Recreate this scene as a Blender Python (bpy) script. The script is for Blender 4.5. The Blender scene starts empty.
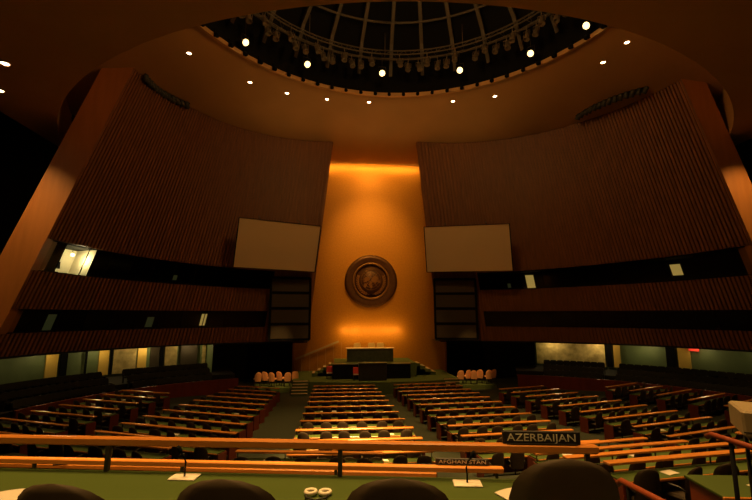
import bpy, math, random
from mathutils import Vector, Matrix
random.seed(7)
sc = bpy.context.scene
col = sc.collection
PI = math.pi
EYE = 6.45

# ------------------------------------------------------------------ materials
def mat(name, base, rough=.5, metal=0.0, noise=None, nscale=5.0, bump=0.0, bscale=40.0, stretch=None, emit=None, estr=0.0, spec=.5):
    m = bpy.data.materials.new(name); m.use_nodes = True
    nt = m.node_tree; b = nt.nodes['Principled BSDF']
    b.inputs['Base Color'].default_value = (*base, 1)
    b.inputs['Roughness'].default_value = rough
    b.inputs['Metallic'].default_value = metal
    b.inputs['Specular IOR Level'].default_value = spec
    co = nt.nodes.new('ShaderNodeTexCoord'); mp = nt.nodes.new('ShaderNodeMapping')
    nt.links.new(co.outputs['Object'], mp.inputs['Vector'])
    if stretch: mp.inputs['Scale'].default_value = stretch
    if noise:
        n = nt.nodes.new('ShaderNodeTexNoise'); n.inputs['Scale'].default_value = nscale; n.inputs['Detail'].default_value = 5
        r = nt.nodes.new('ShaderNodeValToRGB')
        r.color_ramp.elements[0].position = .3; r.color_ramp.elements[1].position = .7
        r.color_ramp.elements[0].color = (*base, 1); r.color_ramp.elements[1].color = (*noise, 1)
        nt.links.new(mp.outputs[0], n.inputs['Vector']); nt.links.new(n.outputs['Fac'], r.inputs['Fac'])
        nt.links.new(r.outputs['Color'], b.inputs['Base Color'])
    if bump:
        n2 = nt.nodes.new('ShaderNodeTexNoise'); n2.inputs['Scale'].default_value = bscale
        bp = nt.nodes.new('ShaderNodeBump'); bp.inputs['Strength'].default_value = bump
        nt.links.new(mp.outputs[0], n2.inputs['Vector']); nt.links.new(n2.outputs['Fac'], bp.inputs['Height'])
        nt.links.new(bp.outputs[0], b.inputs['Normal'])
    if emit:
        b.inputs['Emission Color'].default_value = (*emit, 1); b.inputs['Emission Strength'].default_value = estr
    return m

M = {}
M['slat'] = mat('slat_wood', (.27, .100, .027), .5, noise=(.175, .062, .016), nscale=2, stretch=(3, 3, .15))
M['pier'] = mat('pier_wood', (.44, .17, .04), .5, noise=(.37, .14, .032), nscale=1.5, stretch=(2, 2, .2))
M['desk'] = mat('desk_wood', (.58, .22, .042), .24, noise=(.45, .155, .028), nscale=3, stretch=(.6, 8, 8))
M['redwood'] = mat('red_wood', (.20, .035, .012), .4, noise=(.14, .024, .008), nscale=3, stretch=(1, 1, .3))
M['leather'] = mat('green_leather', (.055, .085, .013), .7, bump=.05, bscale=90, spec=.2)
M['chair'] = mat('chair_cloth', (.052, .033, .015), .75, noise=(.042, .026, .012), nscale=12, bump=.1, bscale=120)
M['dark'] = mat('dark_metal', (.02, .017, .015), .45)
M['black'] = mat('black_paint', (.006, .006, .007), .9, spec=.1)
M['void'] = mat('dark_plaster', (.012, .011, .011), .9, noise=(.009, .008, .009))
M['carpet'] = mat('green_carpet', (.024, .030, .011), .95, noise=(.017, .022, .008), nscale=9, bump=.15, bscale=80)
M['ceil'] = mat('ceiling_plaster', (.46, .25, .095), .8, noise=(.41, .22, .08), nscale=.35, bump=.02)
M['ceil2'] = mat('soffit_plaster', (.66, .37, .13), .8, noise=(.60, .33, .115), nscale=.4)
M['gold'] = mat('gold_leaf', (.60, .265, .025), .5, .25, noise=(.50, .21, .018), nscale=7, bump=.08, bscale=7)
M['bronze'] = mat('bronze', (.11, .042, .013), .45, .4, noise=(.08, .03, .009), nscale=3)
M['bronzelight'] = mat('bronze_light', (.27, .12, .04), .42, .45)
M['bronzedark'] = mat('bronze_dark', (.10, .038, .014), .5, .3)
M['marble'] = mat('green_marble', (.022, .030, .018), .3, noise=(.05, .058, .034), nscale=4, bump=0)
M['podgreen'] = mat('podium_carpet', (.085, .12, .022), .9, noise=(.065, .095, .017), nscale=6)
M['step'] = mat('step_stone', (.52, .38, .22), .5)
M['screen'] = mat('screen_cloth', (.84, .66, .42), .9)
M['panel'] = mat('board_panel', (.055, .040, .022), .6)
M['paper'] = mat('paper', (.60, .54, .46), .8)
M['white'] = mat('white_plastic', (.78, .70, .60), .5)
M['case'] = mat('beige_case', (.34, .26, .15), .55, noise=(.30, .23, .13), nscale=8)
M['cream'] = mat('cream_cloth', (.80, .38, .16), .7)
M['red'] = mat('red_cloth', (.62, .05, .04), .7)
M['goldcloth'] = mat('gold_cloth', (.85, .62, .22), .6)
M['theatre'] = mat('theatre_cloth', (.010, .012, .013), .7, noise=(.007, .008, .009))
M['greenwall'] = mat('green_glass_wall', (.20, .26, .12), .5, noise=(.16, .22, .10), nscale=1.3)
M['yellow'] = mat('yellow_pillar', (.85, .56, .12), .5)
M['murals'] = mat('mural_panel', (.80, .62, .26), .7, noise=(.42, .30, .10), nscale=2.0)
M['brass'] = mat('brass_trim', (.62, .36, .15), .45, .4)
M['lens'] = mat('lamp_lens', (1, .8, .5), .5, emit=(1, .68, .26), estr=3.4)
M['down'] = mat('downlight_lens', (1, .8, .5), .5, emit=(1, .74, .42), estr=14)
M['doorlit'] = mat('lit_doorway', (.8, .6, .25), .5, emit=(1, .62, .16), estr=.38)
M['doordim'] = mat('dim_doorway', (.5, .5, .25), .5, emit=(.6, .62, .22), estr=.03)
M['bulb'] = mat('booth_bulb', (1, .7, .4), .5, emit=(1, .62, .33), estr=6)
M['exit'] = mat('red_exit_sign', (.8, .05, .03), .5, emit=(1, .06, .03), estr=.5)
M['sign'] = mat('sign_plate', (.016, .013, .012), .4)
M['letter'] = mat('sign_letters', (.72, .66, .58), .5)
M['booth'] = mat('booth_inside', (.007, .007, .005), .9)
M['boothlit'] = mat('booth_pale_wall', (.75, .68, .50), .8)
M['poster'] = mat('poster_print', (.65, .62, .58), .7, noise=(.30, .28, .30), nscale=3)
M['rail'] = mat('red_handrail', (.24, .045, .014), .35)

def glass():
    m = bpy.data.materials.new('window_glass'); m.use_nodes = True; nt = m.node_tree
    for n in list(nt.nodes):
        if n.type != 'OUTPUT_MATERIAL': nt.nodes.remove(n)
    o = [n for n in nt.nodes if n.type == 'OUTPUT_MATERIAL'][0]
    mx = nt.nodes.new('ShaderNodeMixShader'); t = nt.nodes.new('ShaderNodeBsdfTransparent'); g = nt.nodes.new('ShaderNodeBsdfGlossy')
    t.inputs[0].default_value = (.72, .78, .70, 1); g.inputs['Roughness'].default_value = .08
    mx.inputs[0].default_value = .025
    nt.links.new(t.outputs[0], mx.inputs[1]); nt.links.new(g.outputs[0], mx.inputs[2]); nt.links.new(mx.outputs[0], o.inputs[0])
    return m
M['glass'] = glass()

# ------------------------------------------------------------------ mesh building
class MB:
    def __init__(s): s.v = []; s.f = []; s.sm = []
    def add(s, vs, fs, smooth=False, mtx=None):
        k = len(s.v)
        for p in vs:
            p = Vector(p)
            if mtx is not None: p = mtx @ p
            s.v.append(p[:])
        for f in fs: s.f.append([i + k for i in f]); s.sm.append(smooth)
        return s
    def box(s, x0, x1, y0, y1, z0, z1, mtx=None, bev=0.0):
        if bev <= 0:
            vs = [(x0,y0,z0),(x1,y0,z0),(x1,y1,z0),(x0,y1,z0),(x0,y0,z1),(x1,y0,z1),(x1,y1,z1),(x0,y1,z1)]
            fs = [(3,2,1,0),(4,5,6,7),(0,1,5,4),(1,2,6,5),(2,3,7,6),(3,0,4,7)]
            return s.add(vs, fs, False, mtx)
        b = bev
        def ring(z, d): return [(x0+d+b,y0+d,z),(x1-d-b,y0+d,z),(x1-d,y0+d+b,z),(x1-d,y1-d-b,z),(x1-d-b,y1-d,z),(x0+d+b,y1-d,z),(x0+d,y1-d-b,z),(x0+d,y0+d+b,z)]
        return s.loft([ring(z0, b), ring(z0+b, 0), ring(z1-b, 0), ring(z1, b)], mtx=mtx, smooth=False)
    def loft(s, rings, mtx=None, smooth=True, caps=True, closed=True):
        n = len(rings[0]); vs = [p for r in rings for p in r]; fs = []
        for i in range(len(rings)-1):
            for j in range(n if closed else n-1):
                a = i*n+j; b = i*n+(j+1) % n
                fs.append((a, b, b+n, a+n))
        if caps and closed:
            fs.append(tuple(range(n))[::-1]); fs.append(tuple((len(rings)-1)*n+j for j in range(n)))
        return s.add(vs, fs, smooth, mtx)
    def tube(s, pts, r, n=8, mtx=None, radii=None):
        pts = [Vector(p) for p in pts]; rings = []
        for i, p in enumerate(pts):
            d = (pts[min(i+1, len(pts)-1)] - pts[max(i-1, 0)]).normalized()
            up = Vector((0,0,1)) if abs(d.z) < .95 else Vector((1,0,0))
            a = d.cross(up).normalized(); b = a.cross(d)
            rr = radii[i] if radii else r
            rings.append([(p + a*rr*math.cos(2*PI*k/n) + b*rr*math.sin(2*PI*k/n))[:] for k in range(n)])
        return s.loft(rings, mtx)
    def lathe(s, prof, n=24, mtx=None, smooth=True):
        return s.loft([[(r*math.cos(2*PI*k/n), r*math.sin(2*PI*k/n), z) for k in range(n)] for r, z in prof], mtx, smooth)
    def prism(s, poly, z0, z1, mtx=None):
        n = len(poly)
        vs = [(x,y,z0) for x,y in poly] + [(x,y,z1) for x,y in poly]
        fs = [tuple(range(n))[::-1], tuple(range(n, 2*n))] + [(i,(i+1)%n,(i+1)%n+n,i+n) for i in range(n)]
        return s.add(vs, fs, False, mtx)
    def sheet(s, rows, smooth=True):
        n = len(rows[0]); vs = [p for r in rows for p in r]
        fs = [(i*n+j, i*n+j+1, (i+1)*n+j+1, (i+1)*n+j) for i in range(len(rows)-1) for j in range(n-1)]
        return s.add(vs, fs, smooth)
    def mesh(s, name, m):
        me = bpy.data.meshes.new(name); me.from_pydata(s.v, [], s.f)
        me.polygons.foreach_set('use_smooth', s.sm); me.materials.append(m); me.update()
        return me
    def build(s, name, m, parent=None):
        o = bpy.data.objects.new(name, s.mesh(name, m)); col.objects.link(o)
        if parent is not None: o.parent = parent
        return o

def tag(o, label=None, cat=None, group=None, kind=None):
    if label: o['label'] = label
    if cat: o['category'] = cat
    if group: o['group'] = group
    if kind: o['kind'] = kind
    return o
def empty(name, loc, rz=0, label=None, cat=None, group=None):
    o = bpy.data.objects.new(name, None); col.objects.link(o); o.empty_display_size = .1
    o.location = loc; o.rotation_euler = (0, 0, rz)
    return tag(o, label, cat, group)
def struct(name, mb, m, parent=None):
    o = mb.build(name, m, parent)
    if parent is None: o['kind'] = 'structure'
    return o
KIDS = {}
def part(mb, name, m, parent):
    o = mb.build(name, m, parent); KIDS.setdefault(parent.name, []).append(o); return o
def copy_tree(root, loc, rz, label=None, group=None):
    r = root.copy(); col.objects.link(r); r.location = loc; r.rotation_euler = (0, 0, rz)
    if label: r['label'] = label
    if group: r['group'] = group
    for ch in KIDS.get(root.name, []):
        c = ch.copy(); col.objects.link(c); c.parent = r
        for g in KIDS.get(ch.name, []):
            d = g.copy(); col.objects.link(d); d.parent = c
    return r
ORD = ['first','second','third','fourth','fifth','sixth','seventh','eighth','ninth','tenth','eleventh','twelfth','thirteenth','fourteenth',
       'fifteenth','sixteenth','seventeenth','eighteenth','nineteenth','twentieth','twenty-first','twenty-second','twenty-third','twenty-fourth',
       'twenty-fifth','twenty-sixth','twenty-seventh','twenty-eighth','twenty-ninth','thirtieth','thirty-first','thirty-second','thirty-third','thirty-fourth','thirty-fifth','thirty-sixth']
def RX(a): return Matrix.Rotation(a, 4, 'X')
def RY(a): return Matrix.Rotation(a, 4, 'Y')
def RZ(a): return Matrix.Rotation(a, 4, 'Z')
def T(x, y, z): return Matrix.Translation((x, y, z))

# ------------------------------------------------------------------ room geometry
RC = (0.0, 18.2); RR = 14.0; ZR = 24.45           # dome ring
FC = (0.0, 45.0)                                   # centre of the seating arcs
def cone(x, y): return ZR - .24*(math.hypot(x-RC[0], y-RC[1]) - RR)
STEP = [(42.6, 4.79), (41.1, 4.22), (39.6, 3.68), (38.1, 3.15), (36.5, 2.6), (34.9, 2.2), (33.3, 1.8), (31.6, 1.4)]
def floor_z(r):
    if r <= 12: return .20
    if r <= 30.7: return .20 + (r-12)/18.0*.68
    for rr, z in STEP:
        if r >= rr - .38: return z
    return .91
SIDES = {-1: dict(A=(-4.0, 24.6, 13.9, 90, 167), B=(-6.0, 22.0, 16.5, 90, 170)),
         1: dict(A=(4.0, 21.2, 16.8, 90, 13), B=(6.0, 19.5, 19.0, 90, 12))}
ZB = EYE - 2.4
def arc(a, t):
    cx, cy, r, a0, a1 = a; th = math.radians(a0 + (a1-a0)*t)
    return Vector((cx + r*math.cos(th), cy + r*math.sin(th), 0)), Vector((-math.cos(th), -math.sin(th), 0))
def wall_pt(side, t, z, off=0.0):
    pa, na = arc(SIDES[side]['A'], t); pb, nb = arc(SIDES[side]['B'], t)
    za = cone(pa.x, pa.y); s = (z-ZB)/(za-ZB)
    p = pb.lerp(pa, s); n = nb.lerp(na, max(0, min(1, s))).normalized()
    return Vector((p.x + n.x*off, p.y + n.y*off, z))
def ztop(side, t):
    pa, _ = arc(SIDES[side]['A'], t); return cone(pa.x, pa.y)

# floor
mb = MB(); rad = [0, 6, 12]
r = 12.0
while r < 30.6: r += 1.55; rad.append(min(r, 30.69))
rings = []
for q in rad: rings.append((q, floor_z(q)))
prev = .906
for rr, z in reversed(STEP):
    rings.append((rr-.38, prev)); rings.append((rr-.38+.001, z)); prev = z
rings.append((62, prev))
rows = []
for q, z in rings:
    rows.append([(FC[0]+q*math.sin(a), FC[1]-q*math.cos(a), z) for a in [math.radians(-80+160*i/80) for i in range(81)]])
mb.sheet(rows, False)
struct('floor', mb, M['carpet'])

# gold wall behind the podium
mb = MB(); mb.box(-7.4, 7.3, 42.0, 42.4, -.1, cone(0, 42)+.2)
struct('wall_front', mb, M['gold'])
mb = MB(); mb.box(-31, 31, 44.5, 44.8, -.2, 27)
mb.box(-31.3, -31, -8, 44.8, -.2, 27); mb.box(31, 31.3, -8, 44.8, -.2, 27); mb.box(-31, 31, -8.3, -8, -.2, 27)
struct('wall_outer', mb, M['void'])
# return walls beside the gold wall, dark openings under the slatted walls
mb = MB(); mb.box(-7.6, -7.4, 41.9, 44.5, -.1, 21); struct('wall_return_left', mb, M['pier'])
mb = MB(); mb.box(7.3, 7.5, 41.9, 44.5, -.1, 21); struct('wall_return_right', mb, M['pier'])

# slatted walls with two booth bands
PITCH = .25
def slat_band(name, side, t0, t1, zlo, zhi):
    pb0 = wall_pt(side, t0, ZB); L = 0; N = 60; p = pb0
    for i in range(1, N+1):
        q = wall_pt(side, t0+(t1-t0)*i/N, ZB+6); L += (q-p).length if i > 1 else 0; p = q
    n = max(4, int(L/(.34 if t0 == 0 else PITCH))); prof = []
    for i in range(n):
        a = t0+(t1-t0)*i/n; w = (t1-t0)/n
        prof += [(a, 0.0), (a+.40*w, 0.0), (a+.401*w, .17), (a+.999*w, .17)]
    prof.append((t1, 0.0))
    lo = lambda t: zlo(t) if callable(zlo) else zlo
    hi = lambda t: zhi(t) if callable(zhi) else zhi
    rows = []
    for k in range(5):
        rows.append([wall_pt(side, t, lo(t)+(hi(t)-lo(t))*k/4, o)[:] for t, o in prof])
    m = MB(); m.sheet(rows, False)
    bk = [[wall_pt(side, t0+(t1-t0)*i/40, z(t0+(t1-t0)*i/40), -.15)[:] for i in range(41)] for z in (lo, hi)]
    fr = [[wall_pt(side, t0+(t1-t0)*i/40, z(t0+(t1-t0)*i/40), .17)[:] for i in range(41)] for z in (lo, hi)]
    m.sheet([bk[0], fr[0]], False); m.sheet([bk[1], fr[1]], False); m.sheet(bk, False)
    return struct(name, m, M['slat'])
T0 = {-1: .17, 1: .17}
ub_lo = lambda t: EYE + 2.22 + .33*t
ub_hi = lambda t: EYE + 3.72 + .75*t
lb_lo, lb_hi = EYE - 1.04, EYE + .34
for side, nm in ((-1, 'left'), (1, 'right')):
    t0 = T0[side]
    tp = (lambda s: (lambda t: ztop(s, t)))(side)
    slat_band('wall_%s_upper' % nm, side, t0, 1, ub_hi, tp)
    slat_band('wall_%s_inner' % nm, side, 0, t0, ZB, tp)
    slat_band('wall_%s_middle' % nm, side, t0, 1, lb_hi, ub_lo)
    slat_band('wall_%s_lower' % nm, side, t0, 1, ZB, lb_lo)
    # end pier
    e0 = [wall_pt(side, 1, z, .16) for z in (-.5, ZB, EYE+6, ztop(side, 1)+.05)]
    m = MB(); rr = []
    wd = {-1: 1.8, 1: 1.5}[side]
    for p in e0:
        o = Vector((side*wd, -.25, 0)); b = Vector((side*.1, 1.2, 0))
        rr.append([p[:], (p+o)[:], (p+o+b)[:], (p+b)[:]])
    m.loft(rr, smooth=False); struct('wall_pier_%s' % nm, m, M['pier'])
    # booths behind the bands
    for tier, lo, hi in (('upper', ub_lo, ub_hi), ('lower', lambda t: lb_lo, lambda t: lb_hi)):
        N = 40; ts = [t0+(1-t0)*i/N for i in range(N+1)]
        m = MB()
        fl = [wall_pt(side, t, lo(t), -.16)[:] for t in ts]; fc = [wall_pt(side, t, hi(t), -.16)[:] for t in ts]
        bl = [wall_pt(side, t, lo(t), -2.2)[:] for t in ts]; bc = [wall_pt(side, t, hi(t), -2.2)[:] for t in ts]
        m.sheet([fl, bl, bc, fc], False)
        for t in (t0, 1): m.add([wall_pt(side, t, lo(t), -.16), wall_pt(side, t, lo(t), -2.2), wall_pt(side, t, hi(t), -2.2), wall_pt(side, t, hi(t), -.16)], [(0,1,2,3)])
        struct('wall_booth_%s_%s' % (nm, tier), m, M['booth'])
        # windows
        n = 11
        for i in range(n):
            ta = t0+(1-t0)*i/n; tb = t0+(1-t0)*(i+1)/n
            m = MB(); sub = [ta+(tb-ta)*j/3 for j in range(4)]
            m.sheet([[wall_pt(side, t, lo(t)+.06, -.05)[:] for t in sub], [wall_pt(side, t, hi(t)-.06, -.05)[:] for t in sub]], False)
            w = struct('window_%d' % (i + 1 + (0 if side < 0 else 22) + (0 if tier == 'upper' else 11)), m, M['glass'])
            m = MB()
            m.tube([wall_pt(side, ta, lo(ta)+.03, -.05), wall_pt(side, ta, hi(ta)-.03, -.05)], .035, 4)
            m.tube([wall_pt(side, t, lo(t)+.035, -.05) for t in sub], .035, 4)
            m.tube([wall_pt(side, t, hi(t)-.035, -.05) for t in sub], .035, 4)
            part(m, 'window_frame', M['black'], w)

def booth_panel(side, t0, t1, zlo, zhi, off):
    m = MB(); a = [wall_pt(side, t0+(t1-t0)*i/3, zlo, off) for i in range(4)]; b = [wall_pt(side, t0+(t1-t0)*i/3, zhi, off) for i in range(4)]
    a2 = [wall_pt(side, t0+(t1-t0)*i/3, zlo, off-.06) for i in range(4)]; b2 = [wall_pt(side, t0+(t1-t0)*i/3, zhi, off-.06) for i in range(4)]
    m.loft([[a[i][:], b[i][:], b2[i][:], a2[i][:]] for i in range(4)], smooth=False); return m

# lit interpreter booth on the left: pale walls, posters, lamp, monitor
zl = ub_lo(.85)
BA, BB = .822, .917
o = struct('wall_booth_pale', booth_panel(-1, BA, BB, zl+.30, zl+1.95, -2.05), M['boothlit'])
m = MB()
for t in (BA, BB): 
    m.add([wall_pt(-1, t, zl+.03, -.2), wall_pt(-1, t, zl+.03, -2.1), wall_pt(-1, t, zl+2.0, -2.1), wall_pt(-1, t, zl+2.0, -.2)], [(0,1,2,3)])
struct('wall_booth_side', m, M['boothlit'])
tag(booth_panel(-1, .878, .908, zl+.75, zl+1.75, -2.0).build('poster', M['poster']), 'grey patterned poster on the wall inside the lit booth', 'poster')
p = wall_pt(-1, .885, zl+.45, -1.3)
m = MB(); m.box(-.32, .32, -.04, .04, .0, .45); m.box(-.05, .05, -.03, .03, -.2, .02); m.box(-.18, .18, -.12, .12, -.24, -.2)
o = m.build('monitor', M['black']); o.location = p; o.rotation_euler = (0, 0, math.radians(65)); tag(o, 'dark monitor standing inside the lit poster booth', 'monitor')
p = wall_pt(-1, .862, zl+1.40, -1.0)
l = empty('booth_lamp', p, 0, 'small glowing lamp hanging inside the lit poster booth', 'lamp')
m = MB(); m.lathe([(.02, -.12), (.1, -.08), (.13, 0), (.09, .09), (.02, .13)], 12); part(m, 'bulb', M['bulb'], l)
m = MB(); m.tube([(0,0,.1), (0,0,.42)], .015, 6); part(m, 'stem', M['black'], l)
p = wall_pt(-1, .84, zl+1.2, -.8)
L = bpy.data.lights.new('booth_light', 'POINT'); L.energy = 75; L.color = (1, .78, .42); L.shadow_soft_size = .1
lo_ = bpy.data.objects.new('booth_light', L); lo_.location = p; col.objects.link(lo_)

# lit doorways seen through the booth windows
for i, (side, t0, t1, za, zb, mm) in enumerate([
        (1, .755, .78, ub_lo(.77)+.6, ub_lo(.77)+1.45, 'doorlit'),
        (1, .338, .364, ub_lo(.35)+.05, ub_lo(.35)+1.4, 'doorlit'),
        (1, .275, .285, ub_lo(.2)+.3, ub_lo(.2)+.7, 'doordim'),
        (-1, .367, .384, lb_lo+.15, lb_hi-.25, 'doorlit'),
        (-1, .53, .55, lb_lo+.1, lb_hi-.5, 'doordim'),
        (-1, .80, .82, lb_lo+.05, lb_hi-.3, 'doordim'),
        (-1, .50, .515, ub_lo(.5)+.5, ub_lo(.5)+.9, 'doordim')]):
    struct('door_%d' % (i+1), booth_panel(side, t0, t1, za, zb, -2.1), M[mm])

# gallery under the booths
for side, nm in ((-1, 'left'), (1, 'right')):
    ts = [i/48 for i in range(49)]
    def gp(t, off, z):
        pb, nb = arc(SIDES[side]['B'], t); return (pb.x+nb.x*off, pb.y+nb.y*off, z)
    m = MB(); m.sheet([[gp(t, .3, ZB-.01) for t in ts], [gp(t, -5, ZB-.01) for t in ts]], False)
    m.sheet([[gp(t, .3, ZB-.01) for t in ts], [gp(t, .3, ZB+.1) for t in ts], [gp(t, -.2, ZB+.1) for t in ts]], False)
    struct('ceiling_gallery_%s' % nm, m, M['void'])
    t2 = [.325 + .675*i/48 for i in range(49)]
    m = MB(); m.sheet([[gp(t, -5, 0) for t in t2], [gp(t, -5, ZB) for t in t2]], False)
    m.add([gp(.325, -5, 0), gp(.325, -5, ZB), gp(.325, -2.0, ZB), gp(.325, -2.0, 0)], [(0,1,2,3)])
    struct('wall_gallery_%s' % nm, m, M['greenwall'])
    # raised gallery floor in three tiers
    m = MB()
    prof = [(1.75, .1), (1.75, .85), (.85, .85), (.85, 1.2), (-.05, 1.2), (-.05, 1.55), (-5, 1.55)]
    t3 = [.26 + .74*i/48 for i in range(49)]
    m.sheet([[gp(t, o, z) for t in t3] for o, z in prof], False)
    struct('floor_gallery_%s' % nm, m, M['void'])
    # red parapet in front of the gallery seats
    m = MB()
    tw = [.26 + .72*i/40 for i in range(41)]
    m.sheet([[gp(t, o, z) for t in tw] for o, z in ((1.95, 0), (1.95, 1.45), (1.8, 1.45), (1.8, 0))], False)
    struct('wall_parapet_%s' % nm, m, M['redwood'])

def gpt(side, t, off, z):
    pb, nb = arc(SIDES[side]['B'], t); return Vector((pb.x+nb.x*off, pb.y+nb.y*off, z))
def wall_panel(name, side, t0, t1, z0, z1, off, mm, thick=.12):
    m = MB(); n = 4; rr = []
    for i in range(n+1):
        t = t0+(t1-t0)*i/n
        rr.append([gpt(side, t, off, z0)[:], gpt(side, t, off, z1)[:], gpt(side, t, off-thick, z1)[:], gpt(side, t, off-thick, z0)[:]])
    m.loft(rr, smooth=False); return struct(name, m, M[mm])
k = 0
GAL_L = [(.328, .338, 'murals'), (.352, .40, 'panel'), (.41, .443, 'murals'), (.448, .456, 'black'), (.459, .483, 'panel'), (.493, .516, 'yellow'), (.52, .577, 'murals'), (.579, .584, 'black'), (.588, .612, 'yellow'), (.64, .644, 'black'), (.685, .70, 'black'), (.706, .732, 'yellow')]
GAL_R = [(.33, .515, 'murals'), (.519, .532, 'black'), (.536, .553, 'yellow'), (.66, .68, 'black'), (.686, .713, 'yellow')]
for side, lst in ((-1, GAL_L), (1, GAL_R)):
    for a, b, mm in lst:
        k += 1; wall_panel('wall_panel_%d' % k, side, a, b, 1.75, ZB-.02, -4.75, mm)
# exit sign over the right gallery
m = MB(); m.box(-.35, .35, -.04, .04, -.12, .12)
o = m.build('exit_sign', M['exit']); o.location = gpt(1, .724, -4.5, 3.66); o.rotation_euler = (0, 0, math.radians(-55)); tag(o, 'small red glowing sign high on the green gallery wall', 'sign')
def light(name, kind, loc, energy, color, **kw):
    L = bpy.data.lights.new(name, kind); L.energy = energy; L.color = color
    for a, v in kw.items(): setattr(L, a, v)
    o = bpy.data.objects.new(name, L); o.location = loc; col.objects.link(o); return o
def aim(o, tgt):
    d = Vector(tgt) - o.location; o.rotation_euler = d.to_track_quat('-Z', 'Y').to_euler()
WARM = (1, .55, .16); AMBER = (1, .50, .08); PALE = (1, .72, .30)
for side in (-1, 1):
    for t in (.38, .50, .62, .74, .86, .96):
        light('gallery_light', 'POINT', gpt(side, t, -3.9, 3.75), (36, 42, 30, 20, 12, 8)[int((t-.37)/.12)], PALE, shadow_soft_size=.15)

# ------------------------------------------------------------------ ceiling, dome, soffit
m = MB(); rows = []
for q, dz in ((RR, 0), (RR+2, 0), (RR+5, 0), (RR+7.2, 0), (RR+10, 0), (RR+13, 0)):
    rows.append([(RC[0]+q*math.sin(a), RC[1]+q*math.cos(a), ZR-.24*(q-RR)) for a in [2*PI*i/96 for i in range(97)]])
m.sheet(rows); struct('ceiling', m, M['ceil'])
m = MB(); rows = []
for q, z in ((RR, ZR), (RR-.05, ZR+.5), (RR-.05, ZR+1.2), (RR-.8, ZR+3.2), (11, ZR+5.6), (7.5, ZR+7.4), (3, ZR+8.4), (.05, ZR+8.6)):
    rows.append([(RC[0]+q*math.sin(a), RC[1]+q*math.cos(a), z) for a in [2*PI*i/96 for i in range(97)]])
m.sheet(rows); struct('ceiling_dome', m, M['black'])
# brass rim of the opening
m = MB(); n = 96
m.loft([[(RC[0]+q*math.sin(2*PI*i/n), RC[1]+q*math.cos(2*PI*i/n), z) for q, z in ((RR+.05, ZR-.16), (RR+.05, ZR+.14), (RR-.14, ZR+.14), (RR-.14, ZR-.16))] for i in range(n+1)], smooth=False, caps=False)
struct('trim_dome', m, M['brass'])
# soffit over the rear seats with a curved edge
CE = (1.6, 39.5, 26.4, 25.2)
ZS = EYE + 12
arcp = []
x0, x1 = -23.6, 24.8
for i in range(61):
    x = x1 + (x0-x1)*i/60
    arcp.append((x, CE[1]-CE[3]*math.sqrt(max(0, 1-((x-CE[0])/CE[2])**2))))
m = MB(); N = len(arcp)
near = [(p[0], -7.8, ZS) for p in arcp]; edge = [(p[0], p[1], ZS) for p in arcp]; top = [(p[0], p[1]-.3, ZS+8.2) for p in arcp]
m.sheet([near, edge], False); m.sheet([edge, [(p[0], p[1], ZS+.35) for p in arcp], top], False)
struct('ceiling_soffit', m, M['ceil2'])
# lattice of the dome
dome = empty('dome_lattice', (RC[0], RC[1], ZR), 0, 'dark metal rib lattice filling the round dome above the lamps', 'dome frame')
for k in range(32):
    a = 2*PI*k/32 + .05; m = MB()
    pts = [(q*math.sin(a), q*math.cos(a), z) for q, z in ((13.3, 1.6), (12.0, 3.6), (9.5, 5.4), (6.0, 7.0), (2.2, 7.7))]
    s_ = Vector((math.cos(a), -math.sin(a), 0))*.13; rr = []
    for p in pts:
        p = Vector(p); rr.append([(p-s_)[:], (p+s_)[:], (p+s_+Vector((0,0,-.35)))[:], (p-s_+Vector((0,0,-.35)))[:]])
    m.loft(rr, smooth=False); part(m, 'rib', M['domerib'] if 'domerib' in M else M.setdefault('domerib', mat('dome_rib', (.075, .06, .045), .6)), dome)
for q, z in ((12.4, 2.2), (10.8, 4.2), (8.2, 5.8), (5.2, 7.0), (2.2, 7.5)):
    m = MB(); m.tube([(q*math.sin(2*PI*i/64), q*math.cos(2*PI*i/64), z) for i in range(65)], .09, 6); part(m, 'ring_tube', M['domerib'], dome)
# lighting truss hung in the dome
TR = 11.7; ZT = ZR + 1.75
truss = empty('lighting_truss', (RC[0], RC[1], ZT), 0, 'dark circular truss hung inside the dome carrying the spotlights', 'truss')
for q, z in ((TR, 0), (TR-.6, 0), (TR-.3, .5)):
    m = MB(); m.tube([(q*math.sin(2*PI*i/96), q*math.cos(2*PI*i/96), z) for i in range(97)], .05, 6); part(m, 'chord', M['domerib'], truss)
m = MB(); zz = []
P = lambda q, an, z: (q*math.sin(an), q*math.cos(an), z)
for i in range(73):
    a = 2*PI*i/72; b = 2*PI*(i+.5)/72
    zz += [P(TR, a, 0), P(TR-.3, a, .5), P(TR-.6, a, 0), P(TR-.3, b, .5)]
m.tube(zz, .022, 4)
part(m, 'lacing', M['domerib'], truss)
for k in range(12):
    a = 2*PI*k/12; m = MB(); m.tube([((TR-.3)*math.sin(a), (TR-.3)*math.cos(a), .5), ((TR-.3)*math.sin(a), (TR-.3)*math.cos(a), 2.0)], .03, 5); part(m, 'hanger', M['domerib'], truss)

LAMPS = [(-9.95, 26.93), (-5.9, 29.11), (-.22, 29.75), (5.65, 28.79), (10.08, 26.27), (12.33, 23.12)]
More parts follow.
